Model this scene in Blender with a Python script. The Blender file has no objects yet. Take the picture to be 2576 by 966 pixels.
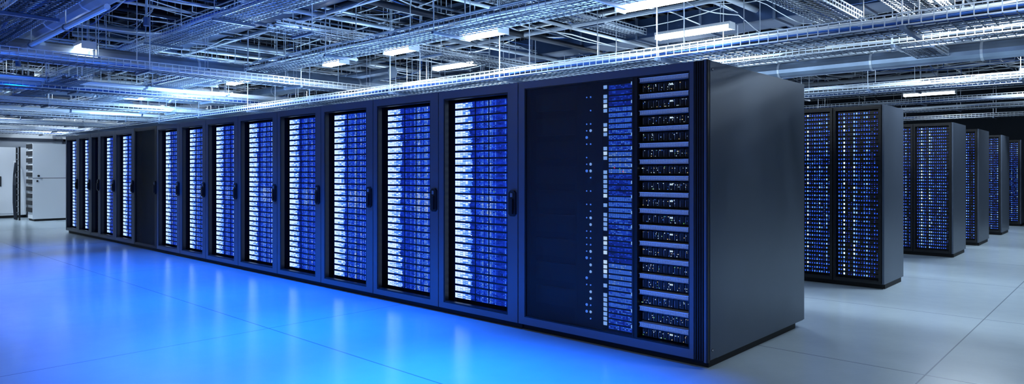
import bpy, math, random
from mathutils import Vector
random.seed(7)
scene = bpy.context.scene
try:
    scene.view_settings.view_transform = 'Standard'
    scene.view_settings.look = 'None'
except Exception as e:
    print(e)

# ------------------------------------------------------------ materials
def mat_new(name):
    m = bpy.data.materials.new(name); m.use_nodes = True
    nt = m.node_tree
    return m, nt, nt.nodes['Principled BSDF']

def mat(name, col, rough=0.5, metal=0.0, bump=0.0, bscale=200, var=0.0, vscale=3.0):
    m, nt, b = mat_new(name)
    b.inputs['Base Color'].default_value = (*col, 1)
    b.inputs['Roughness'].default_value = rough
    b.inputs['Metallic'].default_value = metal
    tc = nt.nodes.new('ShaderNodeTexCoord')
    if bump > 0:
        n = nt.nodes.new('ShaderNodeTexNoise'); n.inputs['Scale'].default_value = bscale
        bp = nt.nodes.new('ShaderNodeBump'); bp.inputs['Strength'].default_value = bump
        bp.inputs['Distance'].default_value = 0.002
        nt.links.new(tc.outputs['Object'], n.inputs['Vector'])
        nt.links.new(n.outputs['Fac'], bp.inputs['Height'])
        nt.links.new(bp.outputs['Normal'], b.inputs['Normal'])
    if var > 0:
        n = nt.nodes.new('ShaderNodeTexNoise'); n.inputs['Scale'].default_value = vscale
        r = nt.nodes.new('ShaderNodeValToRGB')
        r.color_ramp.elements[0].position = 0.3; r.color_ramp.elements[1].position = 0.7
        r.color_ramp.elements[0].color = (*[c*(1-var) for c in col], 1)
        r.color_ramp.elements[1].color = (*[min(1, c*(1+var)) for c in col], 1)
        nt.links.new(tc.outputs['Object'], n.inputs['Vector'])
        nt.links.new(n.outputs['Fac'], r.inputs['Fac'])
        nt.links.new(r.outputs['Color'], b.inputs['Base Color'])
    return m

def emis(name, col, strength, light=True):
    m, nt, b = mat_new(name)
    b.inputs['Base Color'].default_value = (0.02, 0.02, 0.03, 1)
    b.inputs['Emission Color'].default_value = (*col, 1)
    b.inputs['Emission Strength'].default_value = strength
    if not light:
        m.cycles.emission_sampling = 'NONE'
    return m

M = {}
M['steel'] = mat('rack_powdercoat', (0.11, 0.14, 0.195), 0.36, 0.5, 0.10, 500, 0.06, 2)
M['frame'] = mat('rack_frame_paint', (0.13, 0.145, 0.18), 0.38, 0.4, 0.15, 500)
M['black'] = mat('black_plastic', (0.008, 0.009, 0.012), 0.4, 0.0, 0.1, 300)
M['dark'] = mat('dark_interior', (0.004, 0.004, 0.006), 0.6)
M['unit'] = mat('server_bezel', (0.022, 0.023, 0.026), 0.4, 0.3)
M['chrome'] = mat('bright_trim', (0.85, 0.84, 0.82), 0.35, 0.3)
M['plinth'] = mat('plinth_black', (0.004, 0.004, 0.006), 0.6)
M['lw'] = emis('led_white', (0.55, 0.76, 1.0), 1.8, False)
M['lm'] = emis('led_pale_blue', (0.25, 0.48, 1.0), 1.5, False)
M['lc'] = emis('led_ice_blue', (0.07, 0.24, 1.0), 1.45, False)
M['lb'] = emis('led_blue', (0.02, 0.11, 1.0), 1.1, False)
M['ld'] = emis('led_deep_blue', (0.008, 0.03, 0.6), 0.8, False)
M['la'] = emis('led_amber', (1.0, 0.8, 0.4), 1.1, False)
M['lg'] = emis('led_green', (0.3, 1.0, 0.25), 1.1, False)
M['lr'] = emis('led_red', (1.0, 0.05, 0.1), 1.6, False)
M['galv'] = mat('galvanised_wire', (0.72, 0.79, 0.88), 0.3, 0.45)
M['wire'] = mat('tray_wire_shaded', (0.08, 0.11, 0.17), 0.4, 0.5)  # dark copy of galvanised wire: tray underside shade put into the colour
M['cab_w'] = mat('cable_jacket_light', (0.88, 0.92, 0.96), 0.35)
M['cab_b'] = mat('cable_jacket_blue', (0.05, 0.15, 0.5), 0.4)
M['cab_k'] = mat('cable_jacket_dark', (0.012, 0.018, 0.03), 0.45)
M['duct'] = mat('duct_metal', (0.035, 0.07, 0.16), 0.32, 0.6, 0.3, 8, 0.3, 2)
M['pipe'] = mat('pipe_paint', (0.12, 0.17, 0.27), 0.35, 0.3, 0, 1, 0.2, 1)
M['spiral'] = mat('spiral_duct', (0.30, 0.38, 0.50), 0.3, 0.6, 0.2, 20, 0.15, 3)
M['pipe_d'] = mat('pipe_dark', (0.012, 0.018, 0.035), 0.4, 0.3)
M['deck'] = mat('ceiling_deck', (0.005, 0.010, 0.024), 0.6, 0.2, 0, 1, 0.4, 1.5)
M['tube'] = emis('fluorescent_tube', (0.80, 0.91, 1.0), 18.0, True)
M['white'] = mat('white_enamel', (0.78, 0.80, 0.84), 0.4, 0, 0.1, 200)
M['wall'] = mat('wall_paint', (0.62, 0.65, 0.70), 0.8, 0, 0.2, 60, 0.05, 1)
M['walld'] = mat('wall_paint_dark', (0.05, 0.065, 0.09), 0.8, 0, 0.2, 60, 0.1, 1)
M['grey'] = mat('grey_metal', (0.25, 0.27, 0.31), 0.4, 0.4)

def painted_glow():  # blue glow of the bays put into the faceplates as emission
    m, nt, b = mat_new('server_face_painted_glow')
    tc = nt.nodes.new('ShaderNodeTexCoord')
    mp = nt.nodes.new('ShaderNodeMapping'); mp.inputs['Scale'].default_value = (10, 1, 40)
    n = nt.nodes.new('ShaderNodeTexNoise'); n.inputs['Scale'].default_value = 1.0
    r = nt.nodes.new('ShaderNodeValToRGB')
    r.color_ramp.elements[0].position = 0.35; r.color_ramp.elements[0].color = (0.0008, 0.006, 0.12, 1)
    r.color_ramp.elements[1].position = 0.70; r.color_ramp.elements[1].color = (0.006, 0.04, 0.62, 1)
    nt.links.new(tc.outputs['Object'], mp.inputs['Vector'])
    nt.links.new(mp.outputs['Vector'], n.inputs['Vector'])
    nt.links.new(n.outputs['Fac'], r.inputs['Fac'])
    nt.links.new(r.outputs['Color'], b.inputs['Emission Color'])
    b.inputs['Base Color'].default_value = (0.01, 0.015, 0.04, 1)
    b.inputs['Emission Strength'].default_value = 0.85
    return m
M['back'] = painted_glow()

def perforated():
    m, nt, b = mat_new('perforated_door_mesh')
    b.inputs['Base Color'].default_value = (0.04, 0.038, 0.036, 1)
    b.inputs['Roughness'].default_value = 0.5
    b.inputs['Metallic'].default_value = 0.1
    tc = nt.nodes.new('ShaderNodeTexCoord')
    mp = nt.nodes.new('ShaderNodeMapping'); mp.inputs['Scale'].default_value = (170, 0.0, 170)
    mp.inputs['Rotation'].default_value = (0, math.radians(45), 0)
    v = nt.nodes.new('ShaderNodeTexVoronoi'); v.inputs['Randomness'].default_value = 0.0
    v.inputs['Scale'].default_value = 1.0
    c = nt.nodes.new('ShaderNodeMath'); c.operation = 'LESS_THAN'; c.inputs[1].default_value = 0.48
    tr = nt.nodes.new('ShaderNodeBsdfTransparent')
    mx = nt.nodes.new('ShaderNodeMixShader')
    out = nt.nodes['Material Output']
    nt.links.new(tc.outputs['Object'], mp.inputs['Vector'])
    nt.links.new(mp.outputs['Vector'], v.inputs['Vector'])
    nt.links.new(v.outputs['Distance'], c.inputs[0])
    nt.links.new(c.outputs[0], mx.inputs[0])
    nt.links.new(b.outputs[0], mx.inputs[1]); nt.links.new(tr.outputs[0], mx.inputs[2])
    nt.links.new(mx.outputs[0], out.inputs['Surface'])
    return m
M['perf'] = perforated()

def vent():
    m, nt, b = mat_new('vent_grille')
    tc = nt.nodes.new('ShaderNodeTexCoord')
    mp = nt.nodes.new('ShaderNodeMapping'); mp.inputs['Scale'].default_value = (110, 0.0, 110)
    v = nt.nodes.new('ShaderNodeTexVoronoi'); v.inputs['Randomness'].default_value = 0.1
    v.inputs['Scale'].default_value = 1.0
    r = nt.nodes.new('ShaderNodeValToRGB')
    r.color_ramp.elements[0].position = 0.24; r.color_ramp.elements[0].color = (0.015, 0.015, 0.016, 1)
    r.color_ramp.elements[1].position = 0.40; r.color_ramp.elements[1].color = (0.95, 0.88, 0.78, 1)
    nt.links.new(tc.outputs['Object'], mp.inputs['Vector'])
    nt.links.new(mp.outputs['Vector'], v.inputs['Vector'])
    nt.links.new(v.outputs['Distance'], r.inputs['Fac'])
    nt.links.new(r.outputs['Color'], b.inputs['Base Color'])
    b.inputs['Metallic'].default_value = 0.1; b.inputs['Roughness'].default_value = 0.35
    return m
M['vent'] = vent()

def floor_mat():
    m, nt, b = mat_new('polished_floor')
    tc = nt.nodes.new('ShaderNodeTexCoord')
    sp = nt.nodes.new('ShaderNodeSeparateXYZ')
    nt.links.new(tc.outputs['Object'], sp.inputs[0])
    def seam(out, off, period, w):
        a = nt.nodes.new('ShaderNodeMath'); a.operation = 'ADD'; a.inputs[1].default_value = -off + period*40.5
        nt.links.new(out, a.inputs[0])
        md = nt.nodes.new('ShaderNodeMath'); md.operation = 'MODULO'; md.inputs[1].default_value = period
        nt.links.new(a.outputs[0], md.inputs[0])
        s = nt.nodes.new('ShaderNodeMath'); s.operation = 'SUBTRACT'; s.inputs[1].default_value = period/2
        nt.links.new(md.outputs[0], s.inputs[0])
        ab = nt.nodes.new('ShaderNodeMath'); ab.operation = 'ABSOLUTE'
        nt.links.new(s.outputs[0], ab.inputs[0])
        l = nt.nodes.new('ShaderNodeMath'); l.operation = 'LESS_THAN'; l.inputs[1].default_value = w
        nt.links.new(ab.outputs[0], l.inputs[0])
        return l.outputs[0]
    sx = seam(sp.outputs['X'], 1.15, 4.64, 0.005)
    sy = seam(sp.outputs['Y'], -1.5, 2.4, 0.006)
    mx = nt.nodes.new('ShaderNodeMath'); mx.operation = 'MAXIMUM'
    nt.links.new(sx, mx.inputs[0]); nt.links.new(sy, mx.inputs[1])
    n = nt.nodes.new('ShaderNodeTexNoise'); n.inputs['Scale'].default_value = 5; n.inputs['Detail'].default_value = 3
    nt.links.new(tc.outputs['Object'], n.inputs['Vector'])
    r = nt.nodes.new('ShaderNodeValToRGB')
    r.color_ramp.elements[0].position = 0.2; r.color_ramp.elements[0].color = (0.42, 0.52, 0.60, 1)
    r.color_ramp.elements[1].position = 0.8; r.color_ramp.elements[1].color = (0.46, 0.56, 0.64, 1)
    nt.links.new(n.outputs['Fac'], r.inputs['Fac'])
    mix = nt.nodes.new('ShaderNodeMixRGB'); mix.inputs['Color2'].default_value = (0.20, 0.25, 0.31, 1)
    nt.links.new(mx.outputs[0], mix.inputs['Fac']); nt.links.new(r.outputs['Color'], mix.inputs['Color1'])
    nt.links.new(mix.outputs[0], b.inputs['Base Color'])
    b.inputs['Roughness'].default_value = 0.22
    n2 = nt.nodes.new('ShaderNodeTexNoise'); n2.inputs['Scale'].default_value = 25; n2.inputs['Detail'].default_value = 2
    nt.links.new(tc.outputs['Object'], n2.inputs['Vector'])
    bp = nt.nodes.new('ShaderNodeBump'); bp.inputs['Strength'].default_value = 0.08; bp.inputs['Distance'].default_value = 0.005
    nt.links.new(n2.outputs['Fac'], bp.inputs['Height'])
    nt.links.new(bp.outputs['Normal'], b.inputs['Normal'])
    return m
M['floor'] = floor_mat()

# ------------------------------------------------------------ mesh builder
class MB:
    def __init__(s): s.v = []; s.f = []; s.mi = []; s.mats = []
    def m(s, k):
        if k not in s.mats: s.mats.append(k)
        return s.mats.index(k)
    def box(s, x0, x1, y0, y1, z0, z1, k):
        b = len(s.v)
        s.v += [(x0,y0,z0),(x1,y0,z0),(x1,y1,z0),(x0,y1,z0),(x0,y0,z1),(x1,y0,z1),(x1,y1,z1),(x0,y1,z1)]
        s.f += [(b,b+3,b+2,b+1),(b+4,b+5,b+6,b+7),(b,b+1,b+5,b+4),(b+1,b+2,b+6,b+5),(b+2,b+3,b+7,b+6),(b+3,b,b+4,b+7)]
        s.mi += [s.m(k)]*6
    def quad(s, x0, x1, y, z0, z1, k):
        b = len(s.v)
        s.v += [(x0,y,z0),(x1,y,z0),(x1,y,z1),(x0,y,z1)]
        s.f.append((b,b+1,b+2,b+3)); s.mi.append(s.m(k))
    def prism(s, prof, y0, y1, k):
        b = len(s.v); n = len(prof)
        s.v += [(p[0], y0, p[1]) for p in prof] + [(p[0], y1, p[1]) for p in prof]
        s.f.append(tuple(range(b, b+n))); s.f.append(tuple(reversed(range(b+n, b+2*n))))
        for i in range(n):
            j = (i+1) % n
            s.f.append((b+i, b+n+i, b+n+j, b+j))
        s.mi += [s.m(k)]*(n+2)
    def tube(s, pts, r, k, n=5):
        b = len(s.v); P = [Vector(p) for p in pts]; mi = s.m(k)
        for i, p in enumerate(P):
            d = (P[min(i+1, len(P)-1)] - P[max(i-1, 0)]).normalized()
            up = Vector((0,0,1)) if abs(d.z) < 0.9 else Vector((1,0,0))
            a = d.cross(up).normalized(); c = a.cross(d)
            for j in range(n):
                t = 2*math.pi*j/n
                q = p + a*math.cos(t)*r + c*math.sin(t)*r
                s.v.append(q[:])
        for i in range(len(P)-1):
            for j in range(n):
                j2 = (j+1) % n
                s.f.append((b+i*n+j, b+i*n+j2, b+(i+1)*n+j2, b+(i+1)*n+j)); s.mi.append(mi)
        s.f.append(tuple(b+j for j in reversed(range(n)))); s.mi.append(mi)
        e = b+(len(P)-1)*n
        s.f.append(tuple(e+j for j in range(n))); s.mi.append(mi)
    def mesh(s, name, smooth=False):
        me = bpy.data.meshes.new(name)
        me.from_pydata(s.v, [], s.f)
        for k in s.mats: me.materials.append(M[k])
        me.polygons.foreach_set('material_index', s.mi)
        if smooth: me.polygons.foreach_set('use_smooth', [True]*len(s.f))
        me.update()
        return me
    def obj(s, name, loc=(0,0,0), rot=0, smooth=False, parent=None):
        return add(s.mesh(name, smooth), name, loc, rot, parent)
def add(me, name, loc=(0,0,0), rot=0, parent=None):
    o = bpy.data.objects.new(name, me)
    o.location = loc; o.rotation_euler = (0, 0, rot)
    scene.collection.objects.link(o)
    if parent: o.parent = parent
    return o

R = random
# ------------------------------------------------------------ rack pieces
def handle(b, xc, zc, y, s=1.15):
    w, h = 0.036*s, 0.10*s
    c = 0.018*s
    prof = [(xc-w+c, zc-h), (xc+w-c, zc-h), (xc+w, zc-h+c), (xc+w, zc+h-c), (xc+w-c, zc+h), (xc-w+c, zc+h), (xc-w, zc+h-c), (xc-w, zc-h+c)]
    b.prism(prof, y-0.022, y, 'black')
    b.box(xc-w*0.45, xc+w*0.45, y-0.040, y-0.022, zc-h*0.8, zc+h*0.35, 'black')
    b.box(xc-w*0.3, xc+w*0.3, y-0.03, y-0.022, zc+h*0.5, zc+h*0.8, 'grey')

def shell(b, w, depth, H, y0=0.12):
    b.box(0.003, w-0.003, y0, depth, 0.055, H, 'steel')
    b.box(0.0, w, 0.035, depth-0.03, 0.0, 0.055, 'plinth')
    b.box(0.003, 0.02, 0.0, y0, 0.055, H, 'black')
    b.box(w-0.02, w-0.003, 0.0, y0, 0.055, H, 'black')
    b.box(0.02, w-0.02, 0.0, y0, H-0.03, H, 'black')
    b.box(0.02, w-0.02, 0.0, y0, 0.055, 0.08, 'black')

def door(b, w, H, sl, sr, zt, zb, k='frame'):
    g = 0.006; y0 = -0.025
    b.box(g, sl, y0, 0, 0.06, H-0.005, k)
    b.box(w-sr, w-g, y0, 0, 0.06, H-0.005, k)
    b.box(sl, w-sr, y0, 0, zt, H-0.005, k)
    b.box(sl, w-sr, y0, 0, 0.06, zb, k)
    t = 0.014
    b.box(sl, sl+t, y0+0.006, 0.03, zb, zt, 'black')
    b.box(w-sr-t, w-sr, y0+0.006, 0.03, zb, zt, 'black')
    b.box(sl+t, w-sr-t, y0+0.006, 0.03, zt-t, zt, 'black')
    b.box(sl+t, w-sr-t, y0+0.006, 0.03, zb, zb+t, 'black')

def blue_bay(w, depth, H=2.2):
    b = MB(); shell(b, w, depth, H)
    sl, sr = 0.075, min(0.125, w*0.13)
    zt, zb = 2.12, 0.115
    door(b, w, H, sl, sr, zt, zb)
    handle(b, w-sr*0.45, 1.12, -0.025)
    yb = 0.115
    b.box(0.02, w-0.02, yb, 0.12, 0.08, H-0.03, 'dark')
    x0, x1 = sl+0.05, w-sr-0.10
    W = x1-x0; n = 28; z0, z1 = 0.15, 2.09; dz = (z1-z0)/n
    lens = [R.choice([0.36, 0.34, 0.35, 0.31]) for _ in range(n)]
    nc = max(6, int(W*0.58/0.021))
    colw = [R.random() for _ in range(nc)]
    for i in range(n):
        za = z0+i*dz
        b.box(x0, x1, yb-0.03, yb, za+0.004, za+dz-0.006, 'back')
        b.box(x0, x1, yb-0.036, yb, za+dz-0.010, za+dz+0.003, 'black')
        y = yb-0.032
        mid = abs(i-n/2+1) <= 1
        for r in range(5):
            zz = za+0.007+r*(dz-0.020)/5
            L = W*lens[i]*R.uniform(0.9, 1.0)
            x = x0+0.004
            while x < x0+L:
                l = 0.034
                fade = (x-x0)/(W*0.38)
                q = 0.6*R.random()+0.2
                k = 'lw' if q > 0.2+fade*0.7 else ('lm' if q > fade*0.75 else 'lc')
                b.quad(x, min(x+l, x0+L), y, zz, zz+0.007, k)
                x += l+0.003
        for c in range(nc):
            xx = x0+W*0.42+c*(W*0.56/nc)
            for r in range(4):
                q = 0.30*R.random()+0.70*colw[c]
                if mid: q += 0.18
                if c == nc-1: q += 0.3
                if q < 0.26: continue
                k = 'lw' if q > 0.92 else ('lm' if q > 0.78 else ('lc' if q > 0.60 else ('lb' if q > 0.42 else 'ld')))
                zz = za+0.008+r*(dz-0.018)/4
                b.quad(xx, xx+0.010, y, zz, zz+0.0075, k)
        if R.random() < 0.05:
            xx = R.uniform(x0+W*0.5, x1-0.02)
            b.quad(xx, xx+0.008, y-0.001, za+0.02, za+0.028, 'lg')
    for fx in (0.405, 0.66):
        b.box(x0+W*fx-0.004, x0+W*fx+0.004, yb-0.036, yb-0.03, z0, z1, 'black')
    return b

def dark_bay(w, depth, H=2.2):
    b = MB(); shell(b, w, depth, H)
    door(b, w, H, 0.05, 0.09, 2.15, 0.09, 'black')
    handle(b, w-0.05, 1.12, -0.025)
    b.box(0.064, w-0.104, -0.012, -0.004, 0.104, 2.136, 'perf')
    b.box(0.02, w-0.02, 0.10, 0.12, 0.08, H-0.03, 'dark')
    return b

def aisle_bay(w, depth, H=2.2):
    b = MB(); shell(b, w, depth, H, 0.06)
    door(b, w, H, 0.016, 0.022, 2.165, 0.085, 'black')
    yb = 0.055
    b.box(0.02, w-0.02, yb, 0.06, 0.08, H-0.03, 'dark')
    x0, x1 = 0.045, w-0.045; W = x1-x0; n = 40; z0, z1 = 0.12, 2.14; dz = (z1-z0)/n
    NC = 16
    strong = [0.8*R.random()**1.3 for _ in range(NC)]
    strong[2] = 1.0; strong[6] = 0.92; strong[11] = 0.7
    for i in range(n):
        za = z0+i*dz
        b.box(x0, x1, yb-0.02, yb, za+0.004, za+dz-0.005, 'unit')
        y = yb-0.022
        for c in range(NC):
            xx = x0+0.006+c*W/NC
            q = R.random()*0.32+strong[c]*0.68
            if q < 0.2: continue
            k = 'lw' if q > 0.88 else ('lm' if q > 0.74 else ('lc' if q > 0.58 else ('lb' if q > 0.34 else 'ld')))
            s = 0.45+q*0.8
            zz = za+0.012
            b.quad(xx, xx+0.014*s, y, zz, zz+0.019*s, k)
            if R.random() < 0.35:
                b.quad(xx+0.004, xx+0.010, y, zz+0.028, zz+0.034, R.choice(['ld', 'ld', 'lb', 'lc']))
    return b

def main_bay(w, depth, H=2.2):
    b = MB()
    X = lambda t: w-t
    b.box(0.003, w-0.012, 0.14, depth, 0.055, H, 'steel')
    b.box(0.0, w-0.03, 0.045, depth-0.14, 0.0, 0.055, 'plinth')
    b.box(0.003, 0.02, 0, 0.14, 0.055, H, 'black')
    b.box(0.02, w-0.11, 0, 0.14, H-0.03, H, 'black')
    b.box(0.02, w-0.11, 0, 0.14, 0.055, 0.075, 'black')
    b.box(w-0.11, w-0.012, 0.0, 0.14, 0.055, H, 'black')
    for i in range(4):
        xx = w-0.104+i*0.018
        b.box(xx, xx+0.010, -0.022, 0.0, 0.06, H-0.004, 'unit')
    b.box(w-0.030, w-0.012, -0.025, 0.02, 0.05, H, 'frame')
    b.box(w-0.012, w, 0.012, depth-0.004, 0.065, H-0.004, 'steel')
    b.box(w-0.012, w-0.003, -0.02, 0.012, 0.05, H, 'black')
    for zz in (0.13, H-0.065):
        for k_, rr in (('black', 0.011), ('chrome', 0.006)):
            pts = [(w, 0.045, zz), (w+(0.002 if k_ == 'black' else 0.004), 0.045, zz)]
            b.tube(pts, rr, k_, 10)
    xl, xr = X(1.735), X(0.142)
    y0 = -0.025
    b.box(0.006, xl, y0, 0, 0.06, H-0.005, 'frame')
    b.box(xr, w-0.11, y0, 0, 0.06, H-0.005, 'frame')
    b.box(xl, xr, y0, 0, 2.135, H-0.005, 'frame')
    b.box(xl, xr, y0, 0, 0.06, 0.125, 'frame')
    t = 0.01
    b.box(xl, xl+t, y0+0.005, 0.03, 0.125, 2.135, 'black')
    b.box(xr-t, xr, y0+0.005, 0.03, 0.125, 2.135, 'black')
    b.box(xl+t, xr-t, y0+0.005, 0.03, 2.125, 2.135, 'black')
    b.box(xl+t, xr-t, y0+0.005, 0.03, 0.125, 0.135, 'black')
    b.box(0.02, w-0.11, 0.125, 0.14, 0.075, H-0.03, 'dark')
    b.box(xl+t, X(0.62), -0.012, -0.006, 0.135, 2.125, 'perf')
    b.box(X(0.63), X(0.585), -0.02, 0.12, 0.135, 2.125, 'black')
    b.box(X(0.622), X(0.615), -0.024, -0.018, 0.135, 2.125, 'unit')
    for i in range(9):
        zz = 0.25+i*0.21
        b.box(X(1.7), X(1.24), 0.09, 0.125, zz, zz+0.15, 'unit')
    b.box(X(1.235), X(1.215), 0.05, 0.125, 0.135, 2.12, 'unit')
    y = 0.04
    b.box(X(1.21), X(0.95), 0.045, 0.125, 0.135, 2.12, 'dark')
    def dot(cx, cz, yy, r, k):
        b.prism([(cx+r*math.cos(a*math.pi/4+0.39), cz+r*math.sin(a*math.pi/4+0.39)) for a in range(8)], yy-0.003, yy, k)
    z = 0.2
    while z < 2.05:
        big = R.random() < 0.25
        if R.random() < 0.8: dot(X(1.065), z, y, 0.012 if big else 0.007, 'lm' if big else 'lc')
        if R.random() < 0.6: dot(X(1.105), z, y, 0.012 if R.random() < 0.2 else 0.006, 'lc')
        z += 0.055
    z = 0.17
    while z < 2.08:
        if R.random() < 0.75:
            b.box(X(0.935), X(0.903), y-0.006, y, z, z+0.028, R.choice(['lm','lw','lm']))
        z += 0.038
    # blue module wall: neat blades with rows of LEDs
    xa, xb = X(0.885), X(0.645)
    n = 44; z0, z1 = 0.145, 2.10; dz = (z1-z0)/n
    cells = [R.random() for _ in range(n//4+1)]
    for i in range(n):
        za = z0+i*dz
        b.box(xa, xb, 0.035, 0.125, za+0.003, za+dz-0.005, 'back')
        b.box(xa, xb, 0.031, 0.125, za+dz-0.006, za+dz+0.003, 'black')
        q0 = cells[i//4]
        for r in range(3):
            zz = za+0.006+r*0.0105
            x = xa+0.004
            while x < xb-0.03:
                q = R.random()*0.35+q0*0.65
                if q > 0.18:
                    b.quad(x, x+0.013, 0.033, zz, zz+0.0075, 'lm' if q > 0.85 else ('lc' if q > 0.5 else ('lb' if q > 0.33 else 'ld')))
                x += 0.0165
    for i in range(16):
        zz = 0.2+i*0.125+R.uniform(-0.02, 0.02)
        if R.random() < 0.8:
            b.box(xb-0.024, xb+0.002, 0.025, 0.032, zz, zz+0.024, 'lm')
    b.quad(X(0.83), X(0.822), 0.030, 1.43, 1.44, 'lr')
    b.quad(X(0.78), X(0.772), 0.030, 1.42, 1.43, 'lg')
    b.quad(X(0.75), X(0.742), 0.030, 1.40, 1.41, 'lr')
    xa, xb = X(0.585), xr-t
    n = 16; z0, z1 = 0.135, 2.125; dz = (z1-z0)/n
    W = xb-xa
    for i in range(n):
        za = z0+i*dz
        b.box(xa, xb, 0.06, 0.125, za, za+dz, 'dark')
        b.box(xa+0.012, xb-0.012, 0.0, 0.07, za+dz*0.70, za+dz*0.92, 'vent')
        b.box(xa+0.006, xb-0.006, -0.004, 0.07, za+dz*0.92, za+dz*0.955, 'chrome')
        b.box(xa+0.006, xb-0.006, -0.002, 0.07, za+dz*0.665, za+dz*0.70, 'grey')
        ns = 9
        for c in range(ns):
            xx = xa+0.015+c*(W-0.03)/ns
            b.box(xx, xx+(W-0.03)/ns-0.006, 0.035, 0.07, za+dz*0.06, za+dz*0.58, 'unit')
            b.box(xx+0.006, xx+0.010, 0.030, 0.036, za+dz*0.12, za+dz*0.5, 'grey')
        for c in range(20):
            xx = R.uniform(xa+0.01, xb-0.02); zz = za+dz*R.choice([0.15, 0.3, 0.42, 0.5])
            k = R.choices(['la', 'lg', 'lw', 'lc'], [1.2, 0.5, 3, 1])[0]
            s = R.uniform(0.0014, 0.0027)
            b.quad(xx-s, xx+s, 0.0285, zz-s, zz+s, k)
        if R.random() < 0.8:
            for q in range(3): b.quad(X(0.33)+q*0.009, X(0.33)+q*0.009+0.005, 0.028, za+dz*0.4, za+dz*0.49, 'lw')
    return b

# ------------------------------------------------------------ front row
edges = [1.812, 2.881, 3.977, 5.037, 6.097, 7.22, 8.298, 9.285, 10.298, 11.40, 12.45, 13.41, 13.99, 14.86, 15.80]
main_bay(1.812, 1.85).obj('server_rack', (-1.812, 0, 0))
for a, c in zip(edges[:-1], edges[1:]):
    w = c-a
    bb = dark_bay(w, 1.85) if abs(a-10.298) < 0.01 else blue_bay(w, 1.85)
    bb.obj('server_rack', (-c, 0, 0))

# ------------------------------------------------------------ rear rows
variants = {}
for (yr, dep, nb) in [(4.43, 0.88, 18), (8.48, 1.06, 18), (10.85, 1.15, 16), (13.75, 1.1, 14), (17.0, 1.1, 12)]:
    for i in range(nb):
        key = (dep, i % 3)
        if key not in variants:
            variants[key] = aisle_bay(0.55, dep).mesh('server_rack')
        add(variants[key], 'server_rack', (-0.55*(i+1)-0.012, yr, 0))
    e = MB()
    e.box(-0.011, 0.012, yr-0.01, yr+dep, 0.06, 2.2, 'steel')
    e.box(-0.011, 0.004, yr+0.06, yr+dep-0.08, 0.0, 0.06, 'plinth')
    e.obj('rack_end_panel')

# ------------------------------------------------------------ room shell
b = MB(); b.box(-25.2, 6.2, -10.2, 24.2, -0.2, 0.0, 'floor'); b.obj('floor')
b = MB(); b.box(-25.2, 6.2, -10.2, 24.2, 4.5, 4.7, 'deck')
x = -25.0
while x < 6:
    b.box(x, x+0.12, -10, 24, 4.43, 4.5, 'deck'); x += 0.3
b.obj('ceiling')
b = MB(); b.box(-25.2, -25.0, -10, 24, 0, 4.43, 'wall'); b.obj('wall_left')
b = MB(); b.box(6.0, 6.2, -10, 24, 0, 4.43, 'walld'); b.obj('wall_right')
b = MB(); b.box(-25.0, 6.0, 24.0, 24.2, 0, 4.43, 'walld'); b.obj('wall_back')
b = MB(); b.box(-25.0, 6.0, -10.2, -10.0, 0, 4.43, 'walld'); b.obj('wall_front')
b = MB(); b.box(-25.0, -24.97, -10, 24, 0, 0.12, 'grey'); b.obj('baseboard_left')

for k, yy in enumerate([-7, -3.6, 0.2, 3.9, 7.6, 11.3, 15, 18.7, 22]):
    b = MB()
    b.box(-24.98, 5.98, yy-0.10, yy+0.10, 4.40, 4.43, 'pipe'); b.box(-24.98, 5.98, yy-0.012, yy+0.012, 4.08, 4.40, 'pipe_d'); b.box(-24.98, 5.98, yy-0.10, yy+0.10, 4.05, 4.08, 'pipe')
    b.obj('steel_beam')

# ------------------------------------------------------------ ceiling trays
TOP = 4.41
def tray(axis, pos, z, a, c, w=0.42, hgt=0.10, nc=12, step=0.09, rodstep=2.3, mats=('cab_w','cab_w','cab_w','cab_b','cab_k','cab_k','galv')):
    b = MB()
    a = max(a, -24.9)
    def P(u, v, zz): return (u, pos+v, zz) if axis == 'X' else (pos+v, u, zz)
    def bx(u0, u1, v0, v1, z0, z1, k):
        if axis == 'X': b.box(u0, u1, pos+v0, pos+v1, z0, z1, k)
        else: b.box(pos+v0, pos+v1, u0, u1, z0, z1, k)
    t = 0.004
    for v in (-w/2, w/2):
        for zz in (z, z+hgt*0.5, z+hgt):
            bx(a, c, v-t*1.4, v+t*1.4, zz-t*1.4, zz+t*1.4, 'galv')
    for i in range(1, 6):
        v = -w/2+w*i/6
        bx(a, c, v-t*0.8, v+t*0.8, z-t, z+t*0.6, 'wire')
    u = a
    while u < c:
        bx(u-t, u+t, -w/2, w/2, z-2.5*t, z-t, 'wire')
        bx(u-t, u+t, -w/2-2*t, -w/2-t, z-t, z+hgt, 'galv')
        bx(u-t, u+t, w/2+t, w/2+2*t, z-t, z+hgt, 'galv')
        u += step
    u = a+0.4
    while u < c:
        bx(u-0.02, u+0.02, -w/2-0.06, w/2+0.06, z-0.045, z-0.012, 'pipe')
        for v in (-w/2-0.04, w/2+0.04):
            bx(u-0.005, u+0.005, v-0.005, v+0.005, z-0.05, TOP+0.02, 'galv')
        u += rodstep
    for i in range(nc):
        v0 = R.uniform(-w*0.42, w*0.42); r = R.uniform(0.006, 0.016)
        ph = R.random()*6; am = R.uniform(0.005, 0.03); zz = z+r+0.004+R.uniform(0, hgt*0.8)
        pts = []; u = a
        while u <= c+0.001:
            v = max(-w*0.46, min(w*0.46, v0+am*math.sin(u*1.7+ph)+am*0.7*math.sin(u*4.1+ph*2)))
            pts.append(P(u, v, zz+0.012*math.sin(u*2.3+ph)))
            u += 0.35
        b.tube(pts, r, R.choice(mats), 5)
    return b.obj('cable_tray')

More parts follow.
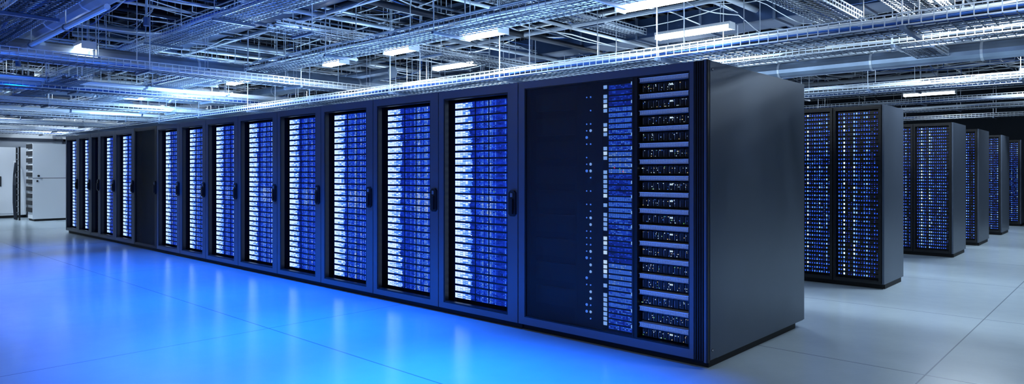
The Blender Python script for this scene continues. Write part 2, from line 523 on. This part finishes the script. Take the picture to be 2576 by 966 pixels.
for (y, z, a, c, kw) in [
    (-2.75, 3.02, -25, -2, {}), (0.95, 3.05, -25, 5, dict(nc=14)), (2.1, 2.62, -25, 5, dict(nc=18, w=0.5)),
    (4.2, 3.02, -25, 5, {}), (5.5, 3.05, -12, 5, {}), (6.3, 3.25, -25, 5, {}), (9.6, 2.95, -25, 5, {}), (11.8, 3.1, -20, 5, {}),
    (13.8, 3.0, -25, 5, {}), (16.2, 3.0, -20, 5, {}), (19, 2.95, -15, 5, {}),
    (-0.6, 3.3, -25, 0, {}), (-4.2, 3.2, -25, -8, {}), (0.3, 2.95, -25, -9, {}), (-1.3, 2.85, -25, -10, {})]:
    tray('X', y, z, a, c, **kw)
BW = ('cab_w', 'cab_w', 'cab_w', 'cab_w', 'cab_b', 'cab_k', 'galv')
for (x, z, a, c) in [
    (-8.05, 2.82, -6, 14), (-11.4, 2.80, -6, 14), (-13.2, 2.68, -6, 10), (-14.8, 2.80, -6, 10), (-16.3, 2.66, -6, 10),
    (-17.8, 2.78, -6, 10), (-19.6, 2.66, -6, 10), (-21.0, 2.76, -6, 10), (-22.4, 2.64, -6, 10), (-23.9, 2.60, -6, 10)]:
    tray('Y', x, z, a, c, nc=18, mats=BW)
for (x, z, a, c) in [
    (-0.35, 3.16, -1, 4.1), (0.45, 3.20, 0, 5.2), (-0.1, 3.16, 5.9, 8.2), (-4.2, 3.75, -3, 14), (-6.2, 3.3, 0, 16), (-9.9, 3.25, -6, 14)]:
    tray('Y', x, z, a, c)

# ------------------------------------------------------------ ducts, pipes, loose cables
for (ax, p, z, w, h, a, c) in [('X', -3.2, 3.65, 0.7, 0.35, -24.9, 2), ('X', 0.4, 3.7, 0.6, 0.3, -24.9, 5), ('X', 6.0, 3.7, 0.7, 0.33, -24.9, 5),
                            ('X', 10.8, 3.7, 0.7, 0.33, -24.9, 5), ('Y', -11.9, 3.35, 0.6, 0.28, -8, 20), ('Y', -18.2, 3.3, 0.6, 0.28, -8, 20)]:
    b = MB()
    def bx(u0, u1, v0, v1, z0, z1, k):
        if ax == 'X': b.box(u0, u1, p+v0, p+v1, z0, z1, k)
        else: b.box(p+v0, p+v1, u0, u1, z0, z1, k)
    bx(a, c, -w/2, w/2, z, z+h, 'duct')
    u = a+0.3; j = 0
    while u < c:
        bx(u, u+0.04, -w/2-0.025, w/2+0.025, z-0.025, z+h+0.025, 'pipe')
        if j % 2:
            for v in (-w/2-0.02, w/2+0.01): bx(u, u+0.01, v, v+0.01, z+h, TOP+0.02, 'galv')
        u += 1.2; j += 1
    b.obj('air_duct')

# round spiral ducts and conduit racks
for (ax, p, z, r, a, c, k) in [('Y', -8.75, 3.05, 0.13, -8, 16, 'spiral'), ('Y', -13.9, 3.1, 0.14, -8, 12, 'spiral'), ('X', -2.1, 3.35, 0.15, -24.9, -4.5, 'spiral'),
                               ('X', 3.3, 3.25, 0.11, -24.9, -8, 'spiral'), ('X', 7.7, 3.2, 0.14, -18, 5, 'spiral'), ('X', 12.6, 3.3, 0.14, -18, 5, 'spiral'),
                               ('Y', -8.42, 2.95, 0.035, -8, 16, 'cab_w'), ('Y', -8.32, 2.95, 0.03, -8, 16, 'galv'), ('Y', -11.0, 2.92, 0.035, -8, 14, 'cab_w'), ('Y', -10.9, 2.92, 0.025, -8, 14, 'galv'),
                               ('Y', -15.6, 2.78, 0.04, -8, 14, 'cab_w'), ('Y', -20.3, 2.8, 0.04, -8, 14, 'cab_w'), ('Y', -17.1, 2.72, 0.03, -8, 14, 'galv'), ('X', -2.35, 2.98, 0.03, -24.9, -5, 'cab_w')]:
    b = MB()
    Q = (lambda u, dz=0: (u, p, z+dz)) if ax == 'X' else (lambda u, dz=0: (p, u, z+dz))
    nn = 14 if r > 0.08 else 8
    b.tube([Q(a), Q(c)], r, k, nn)
    u = a+0.5
    while u < c:
        b.tube([Q(u), Q(u+0.035)], r+0.008, 'galv' if r > 0.08 else 'pipe', nn)
        b.tube([Q(u+0.017, r), Q(u+0.017, TOP+0.02-z)], 0.005, 'galv', 4)
        u += 1.5
    b.obj('round_duct' if r > 0.08 else 'conduit_pipe', smooth=False)

b = MB()
for i in range(120):
    ax = R.random() < 0.5
    z = R.uniform(3.62, 4.02)
    r = R.choice([0.012, 0.018, 0.025, 0.035, 0.05])
    k = R.choice(['pipe', 'galv', 'galv', 'pipe_d', 'cab_w', 'duct'])
    if ax:
        y = R.uniform(-6, 21); a = R.uniform(-24.8, -10); c = R.uniform(-6, 5)
        b.tube([(a, y, z), (c, y, z)], r, k, 8)
        e = [(a, y), (c, y), ((a+c)/2, y)]
    else:
        x = R.uniform(-24, 4); a = R.uniform(-7, 0); c = R.uniform(5, 20)
        b.tube([(x, a, z), (x, c, z)], r, k, 8)
        e = [(x, a), (x, c), (x, (a+c)/2)]
    for q in e: b.tube([(q[0], q[1], z), (q[0], q[1], TOP+0.02)], 0.006, 'galv', 4)
b.obj('pipework', smooth=True)

b = MB()
for i in range(620):
    ax = R.random() < 0.55
    z = R.uniform(3.62, 4.2); r = R.uniform(0.004, 0.012)
    L = R.uniform(2, 9); x = R.uniform(-24.8, 4); y = R.uniform(-6, 15)
    n = int(L/0.4)+3; sag = R.uniform(0.02, 0.15); dr = R.uniform(-0.25, 0.25)
    pts = []
    for j in range(n+1):
        t = j/n; s = -sag*abs(math.sin(t*math.pi*max(1, round(L/2.2))))
        if ax: pts.append((min(5.8, x+t*L), y+dr*t+0.03*math.sin(j), z+s))
        else: pts.append((max(-24.9, x+dr*t+0.03*math.sin(j)), y+t*L, z+s))
    pts = [(pts[0][0], pts[0][1], TOP+0.01)]+pts+[(pts[-1][0], pts[-1][1], TOP+0.01)]
    b.tube(pts, r, R.choice(['cab_w', 'cab_w', 'cab_w', 'cab_b', 'galv', 'cab_k']), 4)
b.obj('overhead_cables')

# ------------------------------------------------------------ light fixtures
PS = 0.8
def fixture(x, y, L=1.25, axis='X', z=3.5, P=60):
    b = MB()
    def bx(u0, u1, v0, v1, z0, z1, k):
        if axis == 'X': b.box(u0, u1, v0, v1, z0, z1, k)
        else: b.box(v0, v1, u0, u1, z0, z1, k)
    h = L/2
    bx(-h, h, -0.09, 0.09, 0.045, 0.085, 'white')
    bx(-h, -h+0.02, -0.09, 0.09, -0.02, 0.045, 'white'); bx(h-0.02, h, -0.09, 0.09, -0.02, 0.045, 'white')
    for v in (-0.055, 0.0, 0.055):
        p0 = (-h+0.02, v, 0.01) if axis == 'X' else (v, -h+0.02, 0.01)
        p1 = (h-0.02, v, 0.01) if axis == 'X' else (v, h-0.02, 0.01)
        b.tube([p0, p1], 0.027, 'tube', 8)
    for u in (-h*0.7, h*0.7):
        bx(u-0.004, u+0.004, -0.004, 0.004, 0.085, TOP-z+0.02, 'galv')
    o = b.obj('fluorescent_light', (x, y, z))
    if P > 0:
        l = bpy.data.lights.new('tube_lamp', 'AREA'); l.shape = 'RECTANGLE'
        l.size = L-0.06 if axis == 'X' else 0.14; l.size_y = 0.14 if axis == 'X' else L-0.06
        l.energy = P*PS; l.color = (0.74, 0.88, 1.0)
        lo = bpy.data.objects.new('lamp', l); scene.collection.objects.link(lo); lo.parent = o
        lo.location = (0, 0, -0.025)
for (x, y, P) in [(-2.75, 4.97, 80), (-7.85, 4.75, 80), (-12.9, 4.8, 80), (0.13, 9.1, 120), (-5.2, 9.1, 80), (-10.4, 9.1, 60),
               (0.8, 5.1, 125), (-2.0, 16.9, 100), (1.0, 13.2, 120), (-17.4, -0.6, 120), (-14.2, -2.1, 25), (-16.5, 4.0, 80), (-6.0, -5.2, 15), (-12, -5.4, 20), (2.5, 1.0, 95), (3.0, 6.4, 130), (1.6, -6.0, 110),  # unseen tubes facing the rack fronts and by the side panel are added fill
               (-20.2, -1.2, 200), (-22.9, 1.6, 90), (-21.0, -4.2, 130), (-18.5, -5.5, 100)]:  # first tube here is unseen, added to brighten the white cabinet
    fixture(x, y, P=P)
for (x, y, L, P) in [(-1.27, 1.55, 1.05, 45), (-3.78, 1.5, 0.7, 35), (-5.44, 1.5, 0.6, 35), (-7.1, 1.5, 0.5, 35), (-10.1, 1.5, 1.35, 45), (-8.6, -1.6, 0.6, 0)]:
    fixture(x, y, L, z=3.1, P=P)
fixture(-19.3, 3.5, 1.5, 'Y', 3.45, 100)
fixture(-23.2, 3.2, 1.5, 'Y', 3.3, 100)

# ------------------------------------------------------------ left-hand equipment
b = MB()
x0, x1, y0, y1 = -21.15, -20.46, 0.33, 1.75
b.box(x0+0.05, x1-0.03, y0+0.05, y1, 0.0, 0.06, 'plinth')
b.box(x0+0.02, x1-0.02, y0+0.03, y1, 0.06, 2.17, 'white')
b.box(x1-0.02, x1, y0, y1, 0.06, 1.20, 'white'); b.box(x1-0.02, x1, y0, y1, 1.215, 2.18, 'white')
b.box(x1-0.024, x1-0.004, y0+0.01, y1, 1.2, 1.215, 'black')
b.box(x0, x1-0.02, y0, y0+0.03, 2.14, 2.18, 'white')
b.tube([(x1, y0+0.14, 1.27), (x1+0.03, y0+0.14, 1.27)], 0.03, 'black', 10)
b.box(x1, x1+0.012, y0+0.09, y0+0.13, 1.10, 1.15, 'black')
for zz in [0.25+0.2*i for i in range(10)]:
    b.box(x0, x1-0.03, y0-0.01, y0+0.03, zz, zz+0.12, 'unit')
b.obj('switchgear_cabinet')
b = MB()
for xx in (-21.22, -21.55):
    b.box(xx-0.02, xx+0.02, 0.16, 0.20, 0, 2.1, 'black')
z = 0.2
while z < 2.1:
    b.box(-21.55, -21.22, 0.165, 0.195, z, z+0.025, 'grey'); z += 0.17
for i in range(9):
    o = R.uniform(-0.12, 0.12)
    b.tube([(-21.4+o, 0.12, 0.02), (-21.45+o, 0.10, 0.5), (-21.3+o*1.4, 0.08, 1.0), (-21.45+o*0.5, 0.1, 1.3), (-21.42+o, 0.14, 1.65)], 0.02, 'cab_k', 6)
b.obj('cable_ladder')
b = MB()
x0, x1, y0, y1 = -23.6, -22.6, -0.15, 1.0
b.box(x0+0.04, x1-0.04, y0+0.04, y1, 0, 0.08, 'plinth')
b.box(x0, x1, y0, y1, 0.08, 2.12, 'white')
b.box(x1, x1+0.02, y0+0.05, y1-0.05, 0.14, 2.06, 'white')
b.box(x0+0.08, x1-0.08, y0-0.015, y0, 0.2, 2.0, 'white')
b.box(x1+0.02, x1+0.045, y0+0.12, y0+0.15, 0.95, 1.25, 'black')
b.tube([(x1+0.06, 0.55, 0.1), (x1+0.12, 0.5, 0.9), (x1+0.15, 0.42, 1.4), (x1+0.1, 0.35, 1.62), (x1, 0.35, 1.66)], 0.07, 'white', 12)
for i in range(5):
    o = i*0.05
    b.tube([(x1+0.10, 0.62+o, 0.03), (x1+0.22, 0.66+o, 0.5), (x1+0.16, 0.74+o, 0.95), (x1+0.05, 0.72+o, 1.25)], 0.025, 'cab_k', 6)
b.obj('equipment_cabinet')
b = MB()
for yy in (-0.4, 2.2):
    b.box(-24.99, -24.85, yy-0.06, yy+0.06, 0, 2.5, 'pipe_d')
b.box(-24.99, -24.85, -0.4, 2.2, 2.42, 2.5, 'pipe_d')
b.box(-24.99, -24.9, -0.34, 2.14, 0.0, 1.2, 'white'); b.box(-24.99, -24.93, -0.34, 2.14, 1.2, 2.42, 'grey')
b.obj('door_1')

# ------------------------------------------------------------ added blue spots, standing in for rack glow on the floor
def spot(x, y, z, power, col, angle=110, tx=0, ty=0):
    b = MB()
    b.tube([(0, 0, 0.02), (0, 0, 0.12)], 0.04, 'pipe', 14); b.tube([(0, 0, 0.12), (0, 0, TOP-z+0.02)], 0.008, 'galv', 6)
    o = b.obj('added_fill_spot', (x, y, z))  # invented housing that carries the added blue light
    l = bpy.data.lights.new('blue_glow_fill', 'SPOT'); l.energy = power; l.color = col
    l.spot_size = math.radians(angle); l.spot_blend = 0.9; l.shadow_soft_size = 0.04
    lo = bpy.data.objects.new('lamp', l); scene.collection.objects.link(lo); lo.parent = o
    lo.location = (0, 0, -0.03)
    lo.rotation_euler = (math.radians(ty), math.radians(tx), 0)
for (x, y, p, a) in [(-0.6, -1.7, 2000, 66), (-2.5, -1.7, 1500, 76), (-4.4, -1.45, 1150, 88), (-6.6, -1.45, 950, 95), (-9.0, -1.5, 720, 95), (-11.6, -1.75, 420, 92), (-14.0, -1.75, 160, 90)]:
    spot(x, y, 3.15, p, (0.0, 0.145, 1.0), a)

def area(name, loc, rot, sx, sy, power, col):
    l = bpy.data.lights.new(name, 'AREA'); l.shape = 'RECTANGLE'; l.size = sx; l.size_y = sy
    l.energy = power; l.color = col
    o = bpy.data.objects.new(name, l); scene.collection.objects.link(o)
    o.location = loc; o.rotation_euler = rot
    return o
area('added_ceiling_fill', (-4, 0.95, 2.24), (math.pi, 0, 0), 7, 0.5, 150, (0.36, 0.62, 1.0))  # unseen area fills added above the racks to brighten the ceiling
area('added_ceiling_fill', (-12, 0.95, 2.24), (math.pi, 0, 0), 7, 0.5, 280, (0.38, 0.64, 1.0))
area('added_ceiling_fill', (-5, 4.9, 2.24), (math.pi, 0, 0), 9, 0.5, 150, (0.6, 0.8, 1.0))
area('added_ceiling_fill', (-5, 9.0, 2.24), (math.pi, 0, 0), 9, 0.5, 130, (0.6, 0.8, 1.0))

w = bpy.data.worlds.new('World'); scene.world = w; w.use_nodes = True
w.node_tree.nodes['Background'].inputs[0].default_value = (0.3, 0.5, 1, 1)
w.node_tree.nodes['Background'].inputs[1].default_value = 0.05

# ------------------------------------------------------------ camera
cam = bpy.data.cameras.new('Camera'); co = bpy.data.objects.new('Camera', cam); scene.collection.objects.link(co)
cam.sensor_width = 36; cam.lens = 23.86; cam.shift_y = -53/2576
co.location = (2.241, -4.48, 1.41)
co.rotation_euler = (math.radians(90), 0, math.radians(42.8))
scene.camera = co
